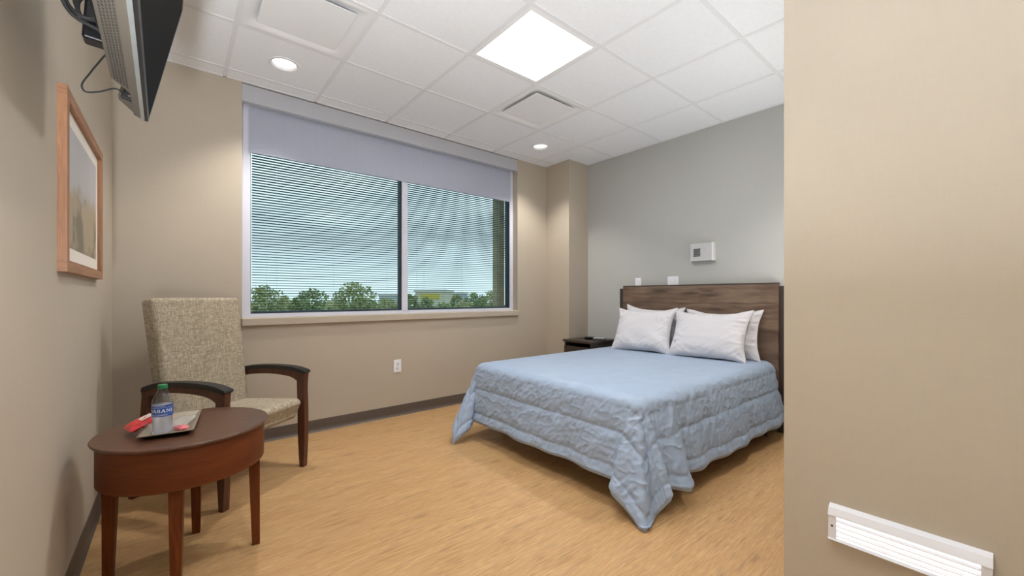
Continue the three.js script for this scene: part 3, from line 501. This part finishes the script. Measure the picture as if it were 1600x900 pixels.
{
  const [x, z] = onTray(-0.019, 0.108), o = thing('water_bottle', 'clear plastic water bottle with blue label and green cap', 'bottle', [x, TH + 0.0035, z], -1.78);
  const pr = [[0.0, 0.003], [0.02, 0.002], [0.028, 0.0], [0.0315, 0.006], [0.0325, 0.02], [0.032, 0.04], [0.0325, 0.06], [0.0325, 0.075], [0.0322, 0.078], [0.0322, 0.116], [0.0328, 0.119], [0.0325, 0.128], [0.031, 0.136], [0.026, 0.15], [0.019, 0.163], [0.0142, 0.171], [0.0135, 0.177], [0.0135, 0.184], [0, 0.184]].map((p) => new THREE.Vector2(...p));
  part('body', new THREE.LatheGeometry(pr, 48), phy(rgb(240, 244, 250), 0.04, { transmission: 1, thickness: 0, ior: 1.4 }), o);
  part('water', new THREE.LatheGeometry([[0, 0.006], [0.027, 0.005], [0.0308, 0.012], [0.0312, 0.06], [0.031, 0.118], [0.0, 0.118]].map((p) => new THREE.Vector2(...p)), 40), phy(rgb(246, 244, 252), 0.1, { transmission: 0.72, thickness: 0.06, ior: 1.33 }), o);
  part('cap', [new THREE.LatheGeometry([[0, 0.195], [0.0142, 0.195], [0.0155, 0.193], [0.0158, 0.182], [0.0158, 0.178], [0, 0.178]].map((p) => new THREE.Vector2(...p)), 32)], std(rgb(24, 122, 76), 0.45), o, 'green screw cap');
  const t = screenTex(1024, 256, (c, W, H) => {
    c.fillStyle = '#1d4fa3'; c.fillRect(0, 0, W, H); c.fillStyle = '#173f8a'; c.fillRect(0, 0, W, 30); c.fillStyle = '#dfe9f7'; c.fillRect(0, 50, W, 5); c.fillRect(0, H - 52, W, 4);
    c.fillStyle = '#f4f7fb'; c.font = 'bold 104px serif'; c.textAlign = 'center'; c.textBaseline = 'middle';
    for (const x of [W * 0.25, W * 0.75]) { c.fillText('DASANI', x, H * 0.5); c.beginPath(); c.arc(x - 130, H - 28, 11, 0, 7); c.fill(); c.fillRect(x - 100, H - 32, 210, 8); c.fillRect(x - 110, 14, 190, 6); }
    c.fillStyle = '#7fc0dd'; c.fillRect(W - 70, 0, 40, H);
  });
  const lg = new THREE.CylinderGeometry(0.0331, 0.0331, 0.043, 56, 1, true); lg.translate(0, 0.0965, 0);
  part('label', lg, std(0xffffff, 0.4, { map: t, side: THREE.DoubleSide }), o, 'blue printed label');
}
function packet(name, label, lx, lz, ly, w, d, h, turn, tilt, m, seed) {
  const [x, z] = onTray(lx, lz), o = thing(name, label, 'packet', [x, TH + ly, z], turn);
  const f = (sg) => gridGeo(24, 18, (u, v) => { const a = u * 2 - 1, b = v * 2 - 1, t = Math.pow(Math.max(0, 1 - a ** 4) * Math.max(0, 1 - b ** 4), 0.6), n = (fbm(a * 4, b * 4, seed, 3) - 0.5) * 0.012; return [a * w / 2, sg * (h / 2 * t) + n * sstep(0, 0.3, 1 - Math.abs(a)) + tilt * (a + 1) * w / 2, b * d / 2]; });
  const g = merge([f(1), f(-1)]); part('wrapper', g, m, o); return o;
}
const redM = phy(rgb(214, 62, 66), 0.3, { side: THREE.DoubleSide });
{ const o = packet('snack_packet', 'red shiny snack packet leaning over the tray rim behind the bottle', -0.095, 0.03, 0.022, 0.085, 0.09, 0.026, 0.3, 0.42, redM, 4);
  part('print', gridGeo(6, 4, (u, v) => { const X = -0.004 + u * 0.036; return [X, 0.0145 + 0.42 * (X + 0.0425), -0.02 + v * 0.045]; }), std(rgb(236, 226, 222), 0.4, { side: THREE.DoubleSide }), o); }
packet('wrapped_cutlery', 'clear crinkled plastic packet lying in the tray', 0.03, 0.0, 0.018, 0.07, 0.16, 0.024, -0.3, 0, phy(rgb(240, 238, 236), 0.12, { transmission: 0.75, thickness: 0, side: THREE.DoubleSide }), 9);
packet('candy', 'small pink and white wrapped sweet beside the bottle', 0.038, 0.092, 0.014, 0.034, 0.045, 0.016, 0.5, 0, phy(rgb(222, 120, 130), 0.3, { side: THREE.DoubleSide }), 14);

// ───────────────────────── television on its wall arm ─────────────────────────
{
  const zc = -1.517, W = 0.766, H = 0.445, o = thing('television', 'flat black television tilted down from the wall above the picture', 'television', [-0.069, 1.727, zc]);
  const inner = new THREE.Group(); 
  // local: screen faces +x, bottom edge at the origin, leaning out by 12 degrees
  const tilt = (g) => { g.rotateZ(-0.214); g.rotateY(0.018); return g; };
  const shell = std(rgb(86, 80, 72), 0.45), dark = phy(rgb(20, 20, 20), 0.7, { specularIntensity: 0.12 }), edge = std(rgb(176, 186, 190), 0.22, { metalness: 0.7 });
  part('screen', tilt(span(-0.004, 0.0006, 0.014, H - 0.014, -W / 2 + 0.014, W / 2 - 0.014)), dark, o);
  part('bezel', [tilt(span(-0.012, 0.002, 0, 0.015, -W / 2, W / 2)), tilt(span(-0.012, 0.002, H - 0.015, H, -W / 2, W / 2)), tilt(span(-0.012, 0.002, 0.015, H - 0.015, -W / 2, -W / 2 + 0.015)), tilt(span(-0.012, 0.002, 0.015, H - 0.015, W / 2 - 0.015, W / 2))], M.black, o);
  part('edge_strip', [tilt(span(-0.016, -0.006, -0.002, 0.004, -W / 2 - 0.002, W / 2 + 0.002)), tilt(span(-0.016, -0.006, H - 0.004, H + 0.002, -W / 2, W / 2)), tilt(span(-0.016, -0.006, 0.0, H, -W / 2 - 0.002, -W / 2 + 0.004)), tilt(span(-0.016, -0.006, 0, H, W / 2 - 0.004, W / 2 + 0.002))], edge, o, 'silver edge strip');
  // back housing: shallow tray with sloping sides
  const hull = (x0, x1, y0, y1, z0, z1, ins, yi = ins) => { const p = [[x0, y0, z0], [x0, y1, z0], [x0, y1, z1], [x0, y0, z1], [x1, y0 + yi, z0 + ins], [x1, y1 - ins, z0 + ins], [x1, y1 - ins, z1 - ins], [x1, y0 + yi, z1 - ins]]; const F = [[0, 1, 5, 4], [1, 2, 6, 5], [2, 3, 7, 6], [3, 0, 4, 7], [4, 5, 6, 7], [0, 3, 2, 1]], v = []; for (const [a, b, c, d] of F) for (const k of [a, b, c, a, c, d]) v.push(...p[k]); const g = new THREE.BufferGeometry(); g.setAttribute('position', new THREE.Float32BufferAttribute(v, 3)); g.computeVertexNormals(); return planarUV(g); };
  const sh2 = shell.clone(); sh2.side = THREE.DoubleSide;
  part('back_housing', [tilt(hull(-0.012, -0.036, 0.001, H - 0.001, -W / 2 + 0.001, W / 2 - 0.001, 0.004)), tilt(hull(-0.034, -0.084, 0.006, H - 0.03, -0.19, W / 2 - 0.015, 0.014, 0.02)), tilt(hull(-0.034, -0.076, 0.006, H - 0.03, -W / 2 + 0.02, -0.285, 0.02, 0.02))], sh2, o);
  const vents = []; for (let k = 0; k < 36; k++) for (let q = 0; q < 5; q++) { const f = 0.16 + q * 0.15; vents.push(tilt(bx(0.0045, 0.003, 0.008, -0.034 - 0.05 * f, 0.0064 + 0.02 * f, -0.155 + k * 0.0142))); }
  part('vent_slots', vents, std(rgb(52, 48, 44), 0.7), o).userData.kind = 'stuff';
  part('connector_bay', [tilt(span(-0.06, -0.034, 0.03, 0.1, -0.288, -0.188)), tilt(span(-0.072, -0.05, 0.05, 0.06, -0.284, -0.27))], M.black, o);
  part('connector_plate', [tilt(span(-0.048, -0.034, 0.018, 0.03, -0.262, -0.2))], std(rgb(190, 190, 192), 0.2, { metalness: 0.9 }), o);
  part('connector', [tilt(rbox(0.03, 0.02, 0.016, 0.004, -0.05, 0.022, -0.274)), tilt(bx(0.012, 0.01, 0.006, -0.046, 0.018, -0.225)), tilt(bx(0.008, 0.008, 0.005, -0.046, 0.018, -0.21))], M.blackMatte, o);
  part('power_cable', tube([[-0.05, 0.03, -0.274], [-0.075, 0.05, -0.275], [-0.115, 0.03, -0.28], [-0.145, 0.022, -0.283], [-0.152, 0.035, -0.28], [-0.128, 0.07, -0.24], [-0.098, 0.095, -0.18], [-0.078, 0.115, -0.14], [-0.08, 0.17, -0.06]], 0.0024, 80, 8), M.blackMatte, o);
  // wall arm
  const m = thing('television_mount', 'black articulated wall arm with cables behind the television', 'tv mount', [XL, 1.90, -1.40]);
  part('wall_plate', rbox(0.02, 0.26, 0.10, 0.004, 0.01, 0.05, 0.1), M.metalBlack, m);
  part('arm', [rbox(0.14, 0.05, 0.05, 0.008, 0.09, 0.09, 0.1), rbox(0.05, 0.05, 0.12, 0.008, 0.15, 0.09, 0.05)], M.metalBlack, m);
  part('cross_plate', (() => { const g = rbox(0.014, 0.26, 0.26, 0.004, 0, 0, 0); g.rotateZ(-0.214); g.translate(0.182, 0.07, -0.06); return g; })(), M.metalBlack, m);
  part('vertical_arm', (() => { const g = rbox(0.056, 0.25, 0.055, 0.008, 0, 0, 0); g.rotateZ(-0.06); g.translate(0.14, 0.085, -0.3); return g; })(), M.metalBlack, m);
  part('strut', tube([[0.14, 0.16, -0.29], [0.16, 0.18, -0.2], [0.18, 0.15, -0.1]], 0.006, 8, 8), M.black, m);
  part('cable', tube([[0.17, 0.15, -0.2], [0.13, 0.10, -0.262], [0.10, 0.05, -0.27], [0.11, 0.01, -0.265], [0.15, 0.02, -0.262], [0.176, 0.05, -0.26], [0.16, 0.1, -0.262], [0.115, 0.11, -0.264], [0.092, 0.06, -0.27], [0.12, -0.005, -0.262], [0.165, -0.02, -0.25]], 0.0045, 90, 8), M.blackMatte, m);
  part('cable', tube([[0.08, 0.12, -0.1], [0.085, 0.03, -0.13], [0.1, -0.03, -0.14], [0.13, -0.05, -0.135], [0.165, -0.02, -0.14], [0.15, 0.03, -0.135], [0.11, 0.04, -0.135], [0.085, 0.01, -0.13], [0.105, -0.05, -0.135], [0.16, -0.075, -0.13]], 0.005, 70, 8), M.blackMatte, m);
  part('cable', tube([[0.17, 0.13, -0.26], [0.178, 0.10, -0.27], [0.176, 0.07, -0.26], [0.15, 0.06, -0.262], [0.12, 0.08, -0.262]], 0.0045, 40, 8), std(rgb(28, 44, 110), 0.5), m, 'blue cable');
}
// ───────────────────────── picture ─────────────────────────
{
  const z0 = -2.954, z1 = -2.06, y0 = 1.206, y1 = 1.851, o = thing('framed_picture', 'framed abstract print with white mat in a brown wooden frame', 'picture', [XL, y0, (z0 + z1) / 2]);
  const w = (z1 - z0) / 2, h = y1 - y0, b = 0.04, D = 0.024, fm = std(0xffffff, 0.5, { map: tex(256, 256, woodTex(256, 256, [166, 120, 88], [146, 102, 74], [120, 82, 58], 61, 3, 20), [0.5, 0.5]) });
  part('frame', [span(0, D, 0, b, -w, w), span(0, D, h - b, h, -w, w), span(0, D, b, h - b, -w, -w + b, 'y'), span(0, D, b, h - b, w - b, w, 'y')], fm, o);
  part('mat', span(0.001, 0.008, b, h - b, -w + b, w - b), std(rgb(232, 226, 218), 0.8), o);
  const t = tex(512, 384, (u, v) => {
    const n = fbm(u * 5 + 2, v * 4, 91, 5), m = fbm(u * 2.2, v * 2.6 + 4, 95, 4); const sky = sstep(0.42, 0.62, v + (m - 0.5) * 0.35);
    const a = [172, 156, 132], c = [186, 184, 186], d = [118, 110, 94]; const dk = sstep(0.52, 0.72, n) * (1 - sky) * 0.8;
    return [0, 1, 2].map((k) => mix(mix(a[k], c[k], sky), d[k], dk) / 255 * (0.95 + 0.1 * m));
  });
  const g = new THREE.PlaneGeometry(2 * (w - b - 0.055), h - 2 * b - 0.11); g.rotateY(Math.PI / 2); g.translate(0.0085, h / 2, 0);
  part('print', g, std(0xffffff, 0.6, { map: t }), o);
}
// ───────────────────────── outside ─────────────────────────
const GY = -6.0;
const dirAt = (u) => { const r = (u - 800) / 636.3, s = Math.sin(0.6905), c = Math.cos(0.6905); return [s + r * c, -c + r * s]; };
const out = (u, d) => { const [x, z] = dirAt(u); return [x * d, z * d]; };         // d = distance along the view axis
{
  const g = new THREE.PlaneGeometry(420, 260, 1, 1); g.rotateX(-Math.PI / 2); g.translate(80, GY, -135);
  const t = tex(512, 512, (u, v) => { const n = fbm(u * 16, v * 16, 3, 4, 16, 16), m = fbm(u * 5, v * 5, 13, 3, 5, 5); const k = sstep(0.4, 0.65, m); return [mix(104, 150, k) / 255 * (0.8 + 0.4 * n), mix(118, 148, k) / 255 * (0.8 + 0.4 * n), mix(78, 118, k) / 255 * (0.8 + 0.4 * n)]; }); t.repeat.set(12, 8);
  const o = struct('ground_outside', g, std(0xffffff, 0.95, { map: t }), 'grass and paving outside far below the window', 'ground');
}
{ // masonry pier of the facade beside the window
  const o = single('facade_pier', span(3.223, 3.339, GY, 6.5, -4.3, -4.2), std(rgb(190, 176, 146), 0.9, { map: tex(128, 128, (u, v) => { const k = 0.92 + 0.16 * (fbm(u * 16, v * 16, 7, 3, 16, 16) - 0.5); return [k, k, k]; }, [0.5, 0.5]) }), 'tan masonry pier outside the pane nearer the bed', 'pier');
}
function tree(label, u, d, wpx, topv, col, seed) {
  const [x, z] = out(u, d), top = EYE + (463 - topv) / 636.3 * d, w = wpx / 636.3 * d, o = thing('tree', label, 'tree', [x, GY, z], 0, 'trees beyond the window');
  const H = top - GY, R = rng(seed), cy = H * 0.62, ry = H * 0.42, pos = [], col0 = [];
  part('trunk', [cyl(0.22, 0.12, H * 0.6, 0, H * 0.3, 0, 8), tube([[0, H * 0.3, 0], [w * 0.12, H * 0.5, 0.1], [w * 0.25, H * 0.68, 0.2]], 0.08, 6, 5), tube([[0, H * 0.35, 0], [-w * 0.14, H * 0.55, 0.1], [-w * 0.26, H * 0.7, 0]], 0.08, 6, 5)], std(rgb(92, 76, 60), 0.9), o);
  const rh = Math.min(H * 0.45, Math.max(w * 0.75, 1.6)), c0 = H - rh, blobs = []; for (let k = 0; k < 16; k++) { const a = k * 2.4 + R(), e = (k + 0.5) / 8 - 1, q = Math.sqrt(Math.max(0.1, 1 - e * e)); blobs.push([Math.cos(a) * w * 0.40 * q, c0 + e * (rh - w * 0.16), Math.sin(a) * w * 0.40 * q, w * (0.16 + 0.09 * R())]); }
  for (let k = 0; k < 2600; k++) {
    const b = blobs[k % blobs.length], a = R() * 6.28, ct = R() * 2 - 1, st = Math.sqrt(1 - ct * ct), r = b[3] * (0.45 + 0.6 * R());
    const c = [b[0] + r * st * Math.cos(a), Math.min(b[1] + r * ct, H), b[2] + r * st * Math.sin(a)], s = Math.max(0.1, w * 0.035) * (0.7 + 0.8 * R());
    const p = new THREE.Vector3(R() - 0.5, R() - 0.5, R() - 0.5).normalize(), q = new THREE.Vector3(R() - 0.5, R() - 0.5, R() - 0.5).cross(p).normalize();
    const v = [[-1, 0], [0, -0.7], [1, 0], [0, 0.7]].map(([m, n]) => [c[0] + (p.x * m + q.x * n) * s, c[1] + (p.y * m + q.y * n) * s, c[2] + (p.z * m + q.z * n) * s]);
    for (const i of [0, 1, 2, 0, 2, 3]) pos.push(...v[i]);
  }
  const g = new THREE.BufferGeometry(); g.setAttribute('position', new THREE.Float32BufferAttribute(pos, 3)); g.computeVertexNormals();
  part('foliage', g, std(col, 0.9, { side: THREE.DoubleSide }), o);
}
const green = [rgb(170, 176, 126), rgb(188, 190, 142), rgb(156, 168, 120)];
tree('leafy tree outside at the window edge nearest the armchair', 414, 48, 56, 445, green[0], 3);
tree('rounded tree outside, second from the armchair side', 484, 52, 54, 449, green[2], 5);
tree('tallest spreading tree outside left of the window mullion', 553, 46, 64, 440, green[0], 7);
tree('low shrubby tree outside just left of the mullion', 604, 60, 40, 463, green[1], 9);
tree('low pale tree outside between the first two tall trees', 447, 66, 40, 460, green[1], 10);
tree('low bushy tree outside just right of the mullion', 641, 55, 24, 458, green[2], 11);
tree('small dark bush tree outside before the pale building', 667, 58, 26, 464, green[2], 13);
tree('small round-crowned tree outside right of the pale building', 714, 60, 18, 459, green[0], 15);
tree('dense tree outside left of the masonry pier', 742, 62, 36, 455, green[2], 17);
tree('dense tree outside partly behind the masonry pier', 768, 76, 40, 453, green[0], 19);
tree('low hedge-like tree outside below the dense trees', 724, 50, 30, 468, green[1], 21);
[[400, 84, 50, 468], [440, 104, 46, 469], [478, 84, 50, 470], [520, 106, 46, 470], [566, 84, 62, 470], [606, 104, 56, 471], [652, 78, 36, 474], [700, 82, 44, 472], [744, 100, 56, 470]].forEach(([u, d, w, t], k) => tree(['far low tree at the window edge nearest the armchair', 'far low tree behind the gap beside the first tall tree', 'far low tree behind the second tall tree', 'far low tree between the second and the tallest tree', 'far low tree behind the tallest tree', 'far low tree beside the mullion on the armchair side', 'far low tree beside the mullion on the bed side', 'far low tree before the blue-grey building', 'far low tree left of the masonry pier'][k], u, d, w, t, green[(k + 1) % 3], 40 + k));
{ // far buildings
  const b = (u, d, wpx, topv, dep, col, label, band) => {
    const [x, z] = out(u, d), H = EYE + (463 - topv) / 636.3 * d - GY, w = wpx / 636.3 * d, o = thing('far_building', label, 'building', [x, GY, z], -0.6905);
    part('wall', span(-w / 2, w / 2, 0, H, -dep, 0), std(rgb(...col), 0.9), o); part('parapet', span(-w / 2 - 0.3, w / 2 + 0.3, H, H + 0.5, -dep - 0.3, 0.3), std(rgb(218, 216, 210), 0.9), o);
    if (band) part('sign_band', span(-w * 0.32, w * 0.32, H * 0.80, H * 0.95, 0, 0.12), std(rgb(214, 200, 92), 0.8), o, 'yellow sign band');
    for (let k = 0; k < 4; k++) part('window', span(-w * 0.4 + k * w * 0.22, -w * 0.4 + k * w * 0.22 + w * 0.12, H * 0.3, H * 0.55, 0, 0.06), std(rgb(110, 130, 142), 0.3), o);
  };
  b(672, 90, 46, 456, 12, [222, 218, 196], 'pale building with a yellow band beyond the trees', true);
  b(706, 110, 34, 459, 12, [176, 192, 204], 'blue-grey low building beyond the round-crowned tree', false);
  b(610, 130, 36, 462, 10, [190, 200, 206], 'far grey building low on the horizon left of the mullion', false);
}
renderer.render(scene, camera);
